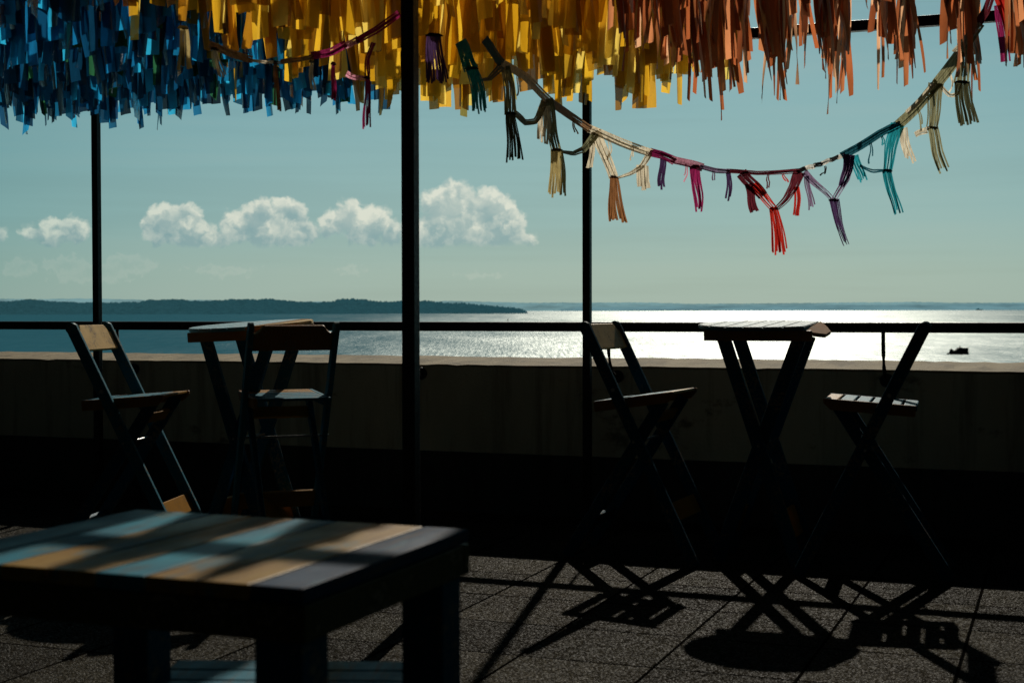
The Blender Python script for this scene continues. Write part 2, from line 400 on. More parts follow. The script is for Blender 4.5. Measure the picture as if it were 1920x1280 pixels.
ridge('low_far_coast', [(1050, 580), (1080, 576.5), (1200, 575), (1400, 573), (1600, 572), (1760, 571), (1900, 569), (2150, 569)], 41000, 4000, M['hazeland'], 8, 5.0, 8)

def slab(name, u0, u1, v0, v1, z0, z1, mat, kind=None):
    bm = bmesh.new()
    r = bmesh.ops.create_cube(bm, size=1, matrix=Matrix.Translation(((u0 + u1) / 2, (v0 + v1) / 2, (z0 + z1) / 2)) @ Matrix.Diagonal((u1 - u0, v1 - v0, z1 - z0, 1)))
    o = link(name, mesh_from(bm, name), None, (mat,)); o.location = P2; o.rotation_euler = (0, 0, GRID)
    if kind: tag(o, kind=kind)
    return o
fl = slab('terrace_floor', -8.07, 8.03, -12.07, .55, -.3, 0, M['floor'], 'structure')
# shift tile joints so they fall as seen: handled by the floor object's origin
WALLV = .30                               # inner face of the parapet, measured from the far post

# ------------------------------------------------------------------ parapet wall
wall = thing('parapet_wall', 'long low rendered parapet wall with sunlit sandy top at the terrace edge', 'wall', P2, GRID)
def wall_bm(bm):
    n = 260; prev = None; rnd = random.Random(4)
    for i in range(n + 1):
        u = -8 + 16 * i / n
        a = .0012 * math.sin(u * 2.3) + .0008 * math.sin(u * 5.1 + 1); k = rnd.uniform(-.0012, .0012) - (.005 if rnd.random() < .05 else 0); k2 = rnd.uniform(-.0022, .0022)
        zi = .812 + a + k; zo = .846 + a + k2
        sec = [(WALLV, 0), (WALLV, .33), (WALLV + .0, zi - .012), (WALLV + .014, zi), (WALLV + .16, (zi + zo) / 2 + rnd.uniform(-.003, .003)), (WALLV + .315, zo), (WALLV + .33, zo - .012), (WALLV + .33, -.6), (WALLV, -.6)]
        cur = [bm.verts.new((u, v, z)) for v, z in sec]
        if prev:
            for j in range(len(sec)):
                bm.faces.new((prev[j], cur[j], cur[(j + 1) % len(sec)], prev[(j + 1) % len(sec)]))
        prev = cur
    bmesh.ops.recalc_face_normals(bm, faces=bm.faces[:])
wb = part('wall_body', wall, M['wallface'], wall_bm)
wb.data.materials.append(M['coping'])
for p in wb.data.polygons:
    if p.normal.z > .5: p.material_index = 1
part('plinth_band', wall, M['plinth'], lambda bm: bar(bm, (-8, WALLV - .012, .165), (8, WALLV - .012, .165), .024, .33, (0, 1, 0), .004))
def recess(bm):
    bar(bm, (0, 0, -.1), (0, 0, .1), .05, .012, (1, 0, 0), .003)
wl = thing('wall_light', 'slim dark recessed light fitting low on the parapet face left of the near post', 'light fitting', g(-1.12, WALLV - .008, .60), GRID)
part('housing', wl, M['plinth'], lambda bm: [bar(bm, (-.035, 0, -.11), (-.035, 0, .11), .012, .016, (1, 0, 0), .002), bar(bm, (.035, 0, -.11), (.035, 0, .11), .012, .016, (1, 0, 0), .002), bar(bm, (-.041, 0, .116), (.041, 0, .116), .016, .012, (0, 1, 0), .002), bar(bm, (-.041, 0, -.116), (.041, 0, -.116), .016, .012, (0, 1, 0), .002)])
part('lens', wl, M['metal'], lambda bm: bar(bm, (0, .004, -.109), (0, .004, .109), .057, .006, (1, 0, 0)))

# ------------------------------------------------------------------ handrail
rail = thing('handrail', 'dark metal handrail on curved brackets above the parapet wall', 'railing', P2, GRID)
RV = WALLV - .17
part('rail_bar', rail, M['metal'], lambda bm: bar(bm, (-8, RV, 1.024), (8, RV, 1.024), .05, .05, (0, 1, 0), .006))
def uv_of(px, v, py=650):              # u where the sight line crosses the line v=const
    d = ray(px, py); o = Vector((0, 0, EYE)) - P2
    tt = (v - o.dot(N)) / d.dot(N); return o.dot(W) + tt * d.dot(W)
for px in (1656, 1140, 766, 220):
    u = uv_of(px, RV)
    def br_bm(bm, u=u):
        pts = [(u, RV, 1.005), (u, RV + .002, .95), (u, RV + .012, .89), (u, RV + .035, .83), (u, RV + .075, .785), (u, RV + .12, .765), (u, WALLV - .004, .76)]
        tube(bm, pts, .0095, 8)
    k = smooth(part('bracket', rail, M['metal'], br_bm))
    def fl_bm(bm, u=u): tube(bm, [(u, WALLV - .014, .76), (u, WALLV - .001, .76)], .034, 20)
    part('flange', k, M['metal'], fl_bm, .002)

# ------------------------------------------------------------------ steel frame
frame = thing('pergola_frame', 'black square steel posts and beams carrying the hanging ribbons', 'frame', P2, GRID)
S = .05; TOP = 2.44; HI = 2.69
BU = 3.02; BV = 2.36; SK = .110
for i in (-1, 0, 1):
    for j in (0, -1, -2):
        w_ = .040 if j == 0 else .049
        part('post', frame, M['metal'], lambda bm: (bar(bm, (i * BU - SK * j, j * BV, 0), (i * BU - SK * j, j * BV, HI), w_, w_, (1, 0, 0), .004)))
        if j == 0: part('foot_plate', frame, M['metal'], lambda bm: bar(bm, (i * BU - SK * j, j * BV, .001), (i * BU - SK * j, j * BV, .007), .11, .11, (1, 0, 0)))
for j in (0, -1, -2):
    part('beam', frame, M['metal'], lambda bm: bar(bm, (-BU * 1.6, j * BV, HI + .021), (BU * 1.6, j * BV, HI + .021), .04, .04, (0, 1, 0), .003))
    part('beam', frame, M['metal'], lambda bm: bar(bm, (-BU * 1.6, j * BV + .045, TOP + .026), (BU * 1.6, j * BV + .045, TOP + .026), .045, .050, (0, 1, 0), .004))
for i in (-1, 0, 1):
    for j in (0, -1):
        part('cross_beam', frame, M['metal'], lambda bm: bar(bm, (i * BU - SK * (j - 1), (j - 1) * BV + .026, HI + .019), (i * BU - SK * j, j * BV - .026, HI + .019), .036, .036, (1, 0, 0), .004))

# ------------------------------------------------------------------ ribbon strings
def tail(bm, rnd, L, w, lean, off, tw):
    n = 8; ph = rnd.uniform(0, 6.28); a0 = rnd.uniform(-.35, .35); amp = rnd.uniform(.001, .013)
    cut = rnd.choice((rnd.uniform(-.005, .005), rnd.uniform(-.005, .005), rnd.uniform(-.016, .016))); prev = None; w0 = w * rnd.uniform(.8, 1)
    for i in range(n + 1):
        s = i / n; a = a0 + tw * s * s
        x = off[0] + lean * s * s * L + amp * math.sin(ph + s * 5)
        y = off[1] * (.3 + s) + .012 * math.sin(ph * 2 + s * 4)
        z = -s * L * math.sqrt(max(.2, 1 - lean * lean))
        hw = (w0 + (w - w0) * min(1, s * 2.2)) / 2
        c_, s_ = math.cos(a), math.sin(a); bend = .22 * w * math.sin(ph + s * 3)
        cz = cut if i == n else 0
        cur = [bm.verts.new((x - c_ * hw, y - s_ * hw, z - cz)), bm.verts.new((x - s_ * bend, y + c_ * bend, z)), bm.verts.new((x + c_ * hw, y + s_ * hw, z + cz))]
        if prev:
            for q in range(2): bm.faces.new((prev[q], prev[q + 1], cur[q + 1], cur[q]))
        prev = cur
STRIP = {}
def strip_meshes(kind, n, w, L, ntail, lean, tw):
    lst = []
    for q in range(n):
        rnd = random.Random(len(kind) * 97 + q * 13); bm = bmesh.new()
        for k in range(rnd.choice(ntail)):
            tail(bm, rnd, rnd.uniform(*L), rnd.uniform(*w), rnd.uniform(*lean), (rnd.uniform(-.03, .03), rnd.uniform(-.035, .035)), rnd.uniform(-tw, tw))
        # the knot over the string
        tube(bm, [(-.009, 0, .004), (0, 0, .010), (.009, 0, .004)], .006, 5)
        me = mesh_from(bm, 'ribbon_strip'); me.materials.append(M['r_' + kind])
        for p in me.polygons: p.use_smooth = True
        lst.append(me)
    STRIP[kind] = lst
W_ = (.032, .070)
strip_meshes('blue', 20, (.028, .056), (.36, .51), (2, 2, 3), (-.03, .04), .9)
strip_meshes('green', 4, (.03, .05), (.36, .48), (2,), (-.03, .05), .5)
strip_meshes('yellow', 22, (.026, .068), (.38, .58), (1, 2, 2), (-.03, .05), .9)
strip_meshes('orange', 24, (.012, .034), (.30, .58), (2, 2, 3), (-.03, .07), 2.6)

SV0, SV1 = -3.15, -.03                    # from behind the near beam out to the far beam
NEAR_END = -3.35
CS = []
rs = random.Random(21)
u = -3.9
while u < 2.75: CS.append(u); u += .235 if u < 1.0 else .27
Bedge = lambda p: p.x - (.36 * (p.y - 7.7) - .50)           # <0 : blue
Oedge = lambda p: p.x - (.45 * (p.y - 7.1) + 1.06)               # >0 : salmon
cnt = 0
for k, u in enumerate(CS):
    uu = u + rs.uniform(-.03, .03)
    a = g(uu, SV1, HI - .012); b_ = g(uu, -2 * BV + .03, HI - .012)
    mid = g(uu, -2.3, 0)
    col = 'blue' if Bedge(mid) < 0 else ('salmon' if Oedge(mid) > 0 else 'yellow')
    lab = {'blue': 'string of blue plastic ribbon strips hanging from the frame on the left',
           'yellow': 'string of golden yellow plastic ribbon strips hanging from the frame in the middle',
           'salmon': 'string of narrow salmon orange ribbon strips hanging from the frame on the right'}[col]
    gar = thing('ribbon_string', lab, 'ribbon string', g(uu, 0, HI - .012), GRID, 'strings of ' + col + ' ribbons under the frame')
    sag = .045
    def zs(v): s = (v - (-BV * (0 if v > -BV else 1))) / -BV; return -sag * 4 * max(0, s * (1 - s))
    vs = [SV1 + (-2 * BV + .06 - SV1) * i / 28 for i in range(29)]
    part('cord', gar, M['metal'], lambda bm: tube(bm, [(0, v, zs(v)) for v in vs], .0018, 4))
    v = SV1 - rs.uniform(.02, .06); n = 0
    while v > NEAR_END and n < 99:
        p = g(uu, v, 2.3)
        if p.y < 5.08: break
        px = 960 + FPX * p.x / p.y
        if -160 < px < 2080:
            e1 = Bedge(p) + rs.gauss(0, .05); e2 = Oedge(p) + rs.gauss(0, .07)
            kk = 'blue' if e1 < 0 else ('orange' if e2 > 0 else 'yellow')
            if kk == 'blue' and rs.random() < .05: kk = 'green'
            if kk == 'blue' and rs.random() < .03 and Bedge(p) > -.6: kk = 'yellow'
            if kk == 'orange' and Oedge(p) > .25 and v < -.32 and math.sin(v * 9.5 + k * 2.1) < -.55 + 1.25 * min(1, Oedge(p)): v -= .05; continue
            o = link('ribbon_strip', rs.choice(STRIP[kk]), gar)
            o.location = (rs.uniform(-.01, .01), v, zs(v)); s = rs.uniform(.86, 1.12) * (1.04 if kk == 'orange' else 1)
            # each strip turns freely, flat side mostly to the breeze off the sea
            o.rotation_euler = (rs.gauss(0, .05), rs.gauss(0, .05), AZ + rs.gauss(0, .34))
            o.scale = (1, 1, s * (1 if kk == 'orange' else .97)); cnt += 1; n += 1
            if kk in ('yellow', 'blue') and rs.random() < .35: pass
        v -= rs.uniform(.05, .09) if kk != 'orange' else rs.uniform(.032, .058)
print('strips', cnt)

# ------------------------------------------------------------------ paper macrame garlands
def strands(bm, pts, w0, w1, n, rnd, wob=.003, sw=.45, fray=0.0, seg=10, ragged=.0, dz=.012):
    """n thin paper strands running along a path, side by side"""
    P = [Vector(p) for p in pts]
    # resample
    L = [0]
    for a, b in zip(P, P[1:]): L.append(L[-1] + (b - a).length)
    def pos(s):
        d = s * L[-1]
        for i in range(len(P) - 1):
            if d <= L[i + 1] + 1e-9: return P[i].lerp(P[i + 1], (d - L[i]) / max(1e-6, L[i + 1] - L[i]))
        return P[-1]
    PH0 = rnd.uniform(0, 6.28)
    for k in range(n):
        f = (k + .5) / n - .5; prev = None
        ph = rnd.uniform(0, 6.28); end = 1 - ragged * rnd.random(); yj = rnd.uniform(-dz, dz); fr = rnd.uniform(-fray, fray)
        for i in range(seg + 1):
            s = i / seg * end; c = pos(s); tg = (pos(min(1, s + .04)) - pos(max(0, s - .04))).normalized()
            side = tg.cross(Vector((0, 1, 0))).normalized()
            w = w0 + (w1 - w0) * s
            q = c + side * (f * w + wob * (math.sin(PH0 + s * 5) + .7 * s * math.sin(ph + s * 6)) + fr * s * s) + Vector((0, yj * (.3 + s), 0))
            hw = max(.0015, w / n * sw * 1.25)
            tw = .3 * math.sin(ph + s * 5)
            sd = (side * math.cos(tw) + Vector((0, 1, 0)) * math.sin(tw)) * hw
            cur = (bm.verts.new(q - sd), bm.verts.new(q + sd))
            if prev: bm.faces.new((prev[0], prev[1], cur[1], cur[0]))
            prev = cur
def YG(px):
    T_ = [(700, 5.0), (860, 5.4), (940, 5.9), (1000, 6.25), (1100, 6.8), (1220, 6.8), (1300, 6.6), (1400, 6.4), (1700, 6.35), (1860, 6.4), (2000, 6.4)]
    for (a, ya), (b, yb) in zip(T_, T_[1:]):
        if px <= b: return ya + (yb - ya) * (px - a) / (b - a)
    return 6.4
def gpart(name, root, col, pts, w0, w1, n, seed, **kw):
    kk_ = (5.1 if kw.get('Y') == 5.1 else YG(pts[0][0])) / 6.5; w0 *= kk_; w1 *= kk_
    """pts: (px, py) along the piece, on the garland's own hanging plane"""
    rnd = random.Random(seed); Yd = kw.pop('Y', None); bm = bmesh.new()
    o = Vector(root.location)
    pp = [at(x, y, 5.1 if Yd == 5.1 else YG(x) + (-.02 if Yd else 0)) - o for x, y in pts]
    strands(bm, pp, w0, w1, n, rnd, **kw)
    return link(name, mesh_from(bm, name), root, (yarn(col),))
PXM = 6.5 / FPX                                       # metres per photo pixel at 6 m
G1 = thing('macrame_garland', 'long knotted paper garland with tassels dipping across the sky from red to teal', 'garland', at(1440, 322, 6.0))
def band(root, col, pts, wpx, seed, n=5, **kw): return gpart('band', root, col, pts, wpx * PXM, wpx * PXM, n, seed, sw=.48, seg=kw.pop('seg', 12), wob=.0018, **kw)
band(G1, 'dteal', [(908, 74), (925, 98), (942, 120)], 16, 1)
band(G1, 'cream', [(940, 118), (985, 145), (1020, 180), (1040, 197)], 16, 2)
band(G1, 'tan', [(1036, 195), (1075, 220), (1108, 243)], 15, 3)
band(G1, 'cream', [(1104, 242), (1160, 265), (1222, 288)], 15, 4)
band(G1, 'magenta', [(1218, 284), (1240, 290), (1266, 302)], 15, 5)
band(G1, 'pink', [(1258, 298), (1285, 306), (1318, 314)], 14, 6)
band(G1, 'lilac', [(1312, 313), (1340, 319), (1368, 322)], 9, 7)
band(G1, 'wine', [(1362, 321), (1420, 324), (1500, 320)], 8, 8, seg=16)
xs = [1494, 1510, 1526, 1541, 1556, 1570, 1583]; ysb = [320, 316, 311, 306, 300, 295, 290]
for i in range(6):
    band(G1, 'black' if i % 2 == 0 else 'white', [(xs[i], ysb[i]), (xs[i + 1] + 2, ysb[i + 1])], 8, 30 + i, n=3, seg=4)
band(G1, 'dteal', [(1578, 293), (1610, 275), (1650, 250), (1688, 232)], 14, 9)
band(G1, 'olive', [(1684, 234), (1715, 205), (1760, 155)], 18, 10)
band(G1, 'cream', [(1700, 212), (1730, 182), (1752, 158)], 9, 11, n=3, Y=5.985)
band(G1, 'olive', [(1756, 158), (1800, 100), (1836, 44)], 20, 12)
band(G1, 'cream', [(1790, 100), (1815, 72), (1836, 44)], 12, 13, Y=5.98)
band(G1, 'wine', [(1834, 46), (1850, 20), (1862, -20)], 16, 14)
def drape(col, pts, a, b, n, seed, root=None, **kw): return gpart('drape', root or G1, col, pts, a * PXM * 1.1, b * PXM * 1.1, n, seed, **kw)
def tassel(col, pts, a, b, n, seed, root=None, knot=None, **kw):
    kw.setdefault('fray', .004); a *= 1.1; b *= 1.15; kw.setdefault('ragged', .13)
    Yk = kw.get('Y')
    o = gpart('tassel', root or G1, col, pts, a * PXM, b * PXM, n, seed, **kw)
    q = at(pts[0][0], pts[0][1], 5.1 if Yk == 5.1 else YG(pts[0][0]) + (-.02 if Yk else 0)) - Vector((root or G1).location)
    hw_ = a * PXM * .5
    smooth(part('knot', root or G1, yarn(col), lambda bm: tube(bm, [q + Vector((-hw_, 0, -.002)), q + Vector((-hw_ * .5, -.003, .002)), q + Vector((hw_ * .5, .003, .001)), q + Vector((hw_, 0, -.003))], [.003, .0065, .0065, .003], 6)))
    return o
def fringe(col, pts, w, n, seed, root=None, **kw):
    kw.setdefault('ragged', .25); kw.setdefault('wob', .004)
    return gpart('fringe', root or G1, col, pts, w * PXM, w * PXM * 1.2, n, seed, **kw)
# 1 teal + purple, in among the yellow strips
tassel('purple', [(814, 66), (816, 110), (818, 157)], 24, 38, 13, 101, Y=5.0)
drape('teal', [(862, 78), (875, 105), (884, 130)], 20, 26, 8, 102, Y=5.2)
tassel('teal', [(884, 128), (896, 170), (902, 215)], 20, 26, 10, 103, Y=5.2)
drape('dteal', [(896, 152), (918, 150), (938, 124)], 4, 14, 4, 104)
# 2
drape('olive', [(948, 124), (954, 165), (958, 214)], 16, 22, 8, 105)
tassel('dolive', [(958, 213), (961, 255), (964, 304)], 16, 28, 10, 106)
drape('olive', [(966, 214), (985, 230), (1005, 226), (1022, 190)], 10, 12, 4, 107)
# 3
drape('olive', [(1024, 186), (1034, 235), (1044, 283)], 22, 16, 8, 108)
fringe('cream', [(1018, 200), (1022, 235), (1018, 272)], 22, 7, 109)
tassel('gold', [(1044, 281), (1045, 325), (1045, 371)], 20, 32, 11, 110)
drape('olive', [(1052, 283), (1075, 289), (1096, 280), (1118, 250)], 5, 14, 4, 111)
# 4
drape('cream', [(1116, 246), (1135, 290), (1150, 333)], 18, 16, 8, 112)
fringe('cream', [(1110, 262), (1108, 300), (1106, 328)], 10, 2, 113)
tassel('brown', [(1150, 332), (1154, 375), (1160, 421)], 14, 32, 9, 114)
drape('cream', [(1158, 333), (1185, 326), (1204, 312), (1217, 287)], 4, 12, 4, 115)
fringe('cream', [(1206, 310), (1204, 340), (1208, 372)], 22, 3, 116, ragged=.5)
# 5
fringe('purple', [(1242, 298), (1242, 325), (1240, 356)], 12, 4, 117)
tassel('magenta', [(1305, 312), (1306, 355), (1311, 398)], 18, 16, 6, 118, wob=.006)
fringe('purple', [(1366, 324), (1366, 355), (1365, 384)], 9, 3, 119)
# 6 red
drape('wine', [(1390, 324), (1415, 350), (1430, 368)], 20, 18, 8, 120)
drape('red', [(1412, 346), (1435, 372), (1453, 392)], 17, 11, 7, 121)
drape('wine', [(1499, 322), (1490, 350), (1474, 372), (1456, 390)], 20, 8, 7, 122)
fringe('wine', [(1402, 345), (1408, 375), (1418, 402)], 14, 3, 123)
fringe('red', [(1494, 350), (1494, 380), (1495, 405)], 10, 3, 124)
tassel('red', [(1451, 391), (1457, 435), (1463, 479)], 15, 28, 10, 125)
# 7 purple
drape('lilac', [(1508, 322), (1535, 350), (1560, 376)], 12, 6, 5, 126)
drape('lilac', [(1592, 290), (1586, 335), (1563, 376)], 18, 8, 7, 127)
drape('purple', [(1592, 290), (1588, 318), (1578, 350)], 20, 12, 6, 128, Y=5.985)
fringe('lilac', [(1513, 330), (1518, 365), (1522, 398)], 9, 4, 129)
fringe('teal', [(1602, 292), (1612, 318), (1619, 345)], 16, 7, 130)
tassel('purple', [(1563, 375), (1574, 420), (1587, 461)], 17, 9, 8, 131)
# 8 teal
drape('teal', [(1683, 232), (1672, 275), (1664, 321)], 24, 16, 9, 132)
fringe('cream', [(1694, 240), (1700, 275), (1706, 308)], 14, 5, 133)
fringe('dteal', [(1612, 310), (1638, 320), (1662, 321)], 5, 2, 134, ragged=.05)
tassel('teal', [(1664, 320), (1672, 362), (1685, 404)], 16, 16, 7, 135)
# 9 olive
drape('olive', [(1756, 156), (1752, 200), (1747, 240)], 26, 20, 9, 136)
fringe('cream', [(1716, 254), (1732, 246), (1744, 241)], 10, 4, 137)
tassel('olive', [(1748, 240), (1758, 285), (1771, 325)], 18, 22, 8, 138)
# 10
drape('olive', [(1806, 98), (1806, 130), (1804, 156)], 20, 24, 7, 139)
fringe('white', [(1822, 62), (1828, 92), (1834, 122)], 14, 5, 140)
tassel('dolive', [(1804, 154), (1808, 195), (1815, 237)], 26, 34, 9, 141)
drape('cream', [(1764, 160), (1782, 180), (1796, 178), (1800, 158)], 6, 8, 3, 142)
for k_, (x_, y_, c_, l_) in enumerate([(972, 140, 'cream', 40), (1075, 222, 'tan', 34), (1140, 258, 'cream', 52), (1182, 272, 'cream', 30), (1284, 307, 'pink', 40), (1335, 320, 'lilac', 26), (1440, 326, 'wine', 30), (1470, 325, 'red', 22), (1545, 312, 'black', 24), (1630, 266, 'dteal', 44), (1655, 250, 'teal', 26), (1722, 200, 'olive', 46), (1782, 128, 'cream', 50)]):
    gpart('loose_thread', G1, c_, [(x_, y_), (x_ + 3, y_ + l_ * .5), (x_ + (7 if k_ % 2 else -4), y_ + l_)], 5 * PXM, 9 * PXM, 2, 300 + k_, ragged=.5, sw=.3, wob=.006)
# end streamers
drape('red', [(1872, -20), (1890, 30), (1912, 88)], 22, 34, 3, 143, sw=.52)
drape('magenta', [(1870, 10), (1880, 60), (1884, 116)], 12, 16, 5, 144)

G2 = thing('macrame_garland', 'short tan and pink paper garland swagged among the blue ribbons', 'garland', at(540, 117, 5.6))
PX2 = 5.6
def b2(col, pts, w, s_, **kw): return gpart('band', G2, col, pts, w * PXM, w * PXM, 4, s_, sw=.5, wob=.002, Y=5.1, **kw)
b2('tan', [(392, 84), (425, 98), (474, 113)], 13, 201)
b2('cream', [(470, 112), (500, 118), (530, 117)], 6, 202)
b2('tan', [(526, 117), (556, 113), (588, 104)], 10, 203)
b2('magenta', [(584, 106), (620, 98), (650, 84)], 14, 204)
b2('pink', [(646, 86), (660, 80), (672, 76)], 12, 205)
b2('magenta', [(668, 78), (705, 58), (748, 24)], 12, 206)
tassel('cream', [(402, 92), (408, 120), (414, 150)], 10, 16, 6, 207, root=G2, Y=5.1, ragged=.4)
tassel('gold', [(343, 52), (348, 90), (346, 132)], 14, 24, 5, 208, root=G2, Y=5.1)
tassel('brown', [(517, 118), (520, 160), (519, 210)], 6, 12, 4, 209, root=G2, Y=5.1)
tassel('cream', [(584, 116), (585, 145), (588, 172)], 6, 8, 3, 210, root=G2, Y=5.1)
drape('pink', [(650, 137), (668, 146), (688, 148)], 10, 6, 4, 211, root=G2, Y=5.1)
drape('magenta', [(700, 80), (690, 115), (688, 146)], 8, 8, 3, 212, root=G2, Y=5.1)
tassel('magenta', [(688, 146), (690, 195), (688, 243)], 8, 15, 6, 213, root=G2, Y=5.1)
tassel('magenta', [(625, 120), (627, 155), (624, 190)], 6, 10, 3, 214, root=G2, Y=5.1)

# ------------------------------------------------------------------ folding bar chair
def long_post(s):                      # backrest top -> front foot
    def f(bm):
        y = s * .205
        bar(bm, (-.222, y, 1.045), (.285, y, 0.004), .05, .026, (1, 0, 0), .005)
        # rounded head
        tube(bm, [(-.220, y - .012, 1.036), (-.220, y + .012, 1.036)], .0245, 16)
    return f
def short_leg(s):
    def f(bm): bar(bm, (.128, s * .152, .715), (-.325, s * .152, .004), .052, .024, (1, 0, 0), .004)
    return f
BT = (.285 + .222) / 1.041
def postx(z): return -.222 + BT * (1.045 - z)
SB = (.128 + .325) / .711
def legx(z): return -.325 + SB * z
def make_chair(label, group, seat_tilt=4.0, cols=None):
    c = dict(post='blue', leg='navy', rail='brown', slats=['yellow', 'blue', 'blue', 'blue', 'blue', 'blue'], back='pale', step='yellow'); c.update(cols or {})
    t_ = thing('folding_chair', label, 'folding chair', (0, 0, 0), 0, group)
    for s in (-1, 1): part('long_leg', t_, M[c['post']], long_post(s)); part('short_leg', t_, M[c['leg']], short_leg(s))
    # shaped backrest board, follows the slope of the posts
    def back(bm):
        pts = [(-.192, -.055), (.192, -.055), (.192, .030), (.175, .034), (.160, .046), (.150, .062), (.142, .068), (-.142, .068), (-.150, .062), (-.160, .046), (-.175, .034), (-.192, .030)]
        prism(bm, pts, -.009, .009, 'x')
        bmesh.ops.bevel(bm, geom=bm.edges[:], offset=.003, segments=1, affect='EDGES')
        bmesh.ops.transform(bm, verts=bm.verts[:], matrix=Matrix.Translation((postx(.985) + .004, 0, .985)) @ Matrix.Rotation(-math.atan(BT), 4, 'Y'))
    part('backrest', t_, M[c['back']], back)
    seat = bpy.data.objects.new('seat', None); C.objects.link(seat); seat.parent = t_
    tl = Matrix.Translation((.0, 0, .725)) @ Matrix.Rotation(-R(seat_tilt), 4, 'Y')
    def rl(s):
        def f(bm):
            pts = [(-.188, -.040), (.150, -.040), (.184, -.012), (.184, .006), (-.188, .006)]
            prism(bm, pts, s * .178 - .010, s * .178 + .010, 'y')
            bmesh.ops.bevel(bm, geom=bm.edges[:], offset=.003, segments=1, affect='EDGES')
            bmesh.ops.transform(bm, verts=bm.verts[:], matrix=tl)
        return f
    bpy.data.objects.remove(seat)
    for s, cc in ((-1, c['rail']), (1, c.get('rail2', c['rail']))): part('seat_rail', t_, M[cc], rl(s))
    n = len(c['slats']); xs_ = [.152 - k * (.318 / (n - 1)) for k in range(n)]
    for k, cc in enumerate(c['slats']):
        def sl_(bm, k=k):
            bar(bm, (xs_[k], -.167, .000), (xs_[k], .167, .000), .053, .013, (1, 0, 0), .004); bmesh.ops.transform(bm, verts=bm.verts[:], matrix=tl)
        part('seat_slat', t_, M[cc], sl_)
    sd = Vector((BT, 0, -1)).normalized(); sd2 = Vector((SB, 0, 1)).normalized()
    part('foot_rest', t_, M[c['step']], lambda bm: bar(bm, (postx(.225) - .002, -.194, .225), (postx(.225) - .002, .194, .225), .085, .018, sd, .004))
    part('stretcher', t_, M[c['step']], lambda bm: bar(bm, (legx(.64) + .004, -.14, .64), (legx(.64) + .004, .14, .64), .055, .018, sd2, .004))
    part('stretcher', t_, M[c['leg']], lambda bm: bar(bm, (legx(.16) , -.141, .16), (legx(.16), .141, .16), .07, .018, sd2, .004))
    part('pivot_rod', t_, M['steel'], lambda bm: tube(bm, [(.012, -.225, .533), (.012, .225, .533)], .0055, 10))
    for s in (-1, 1): part('bolt', t_, M['steel'], lambda bm: tube(bm, [(postx(.76), s * .217, .76), (postx(.76), s * .222, .76)], .009, 10))
    return t_
def place(o, px, Yd, face, tilt=0):
    p = at(px, 1050, Yd); o.location = (p.x, p.y, 0); o.rotation_euler = (0, 0, math.atan2(face[1], face[0]))
CG = 'folding bar chairs around the small tables'
c1 = make_chair('folding bar chair facing right beside the far left post, pale backrest', CG, 4)
place(c1, 260, 6.5, (math.cos(.09), -math.sin(.09)))
c2 = make_chair('folding bar chair seen from behind, shaped brown backrest in front of left round table', CG, 3, dict(back='brown', rail='blue', rail2='brown', slats=['yellow', 'yellow', 'blue', 'blue', 'blue', 'blue']))
place(c2, 534, 6.6, (-.36, .93)); c2.scale = (1, .94, 1)
c3 = make_chair('folding bar chair facing right in front of the thin middle post, seat tipped up', CG, 8, dict(post='navy', slats=['pale', 'blue', 'blue', 'blue', 'blue', 'blue']))
place(c3, 1212, 6.5, (math.cos(.41), -math.sin(.41)))
c4 = make_chair('folding bar chair facing left, rightmost chair, dark posts seen edge on', CG, 4, dict(rail='navy', rail2='brown', post='navy', back='navy', slats=['yellow', 'blue', 'blue', 'blue', 'blue', 'blue']))
place(c4, 1632, 6.1, (-.955, .29))

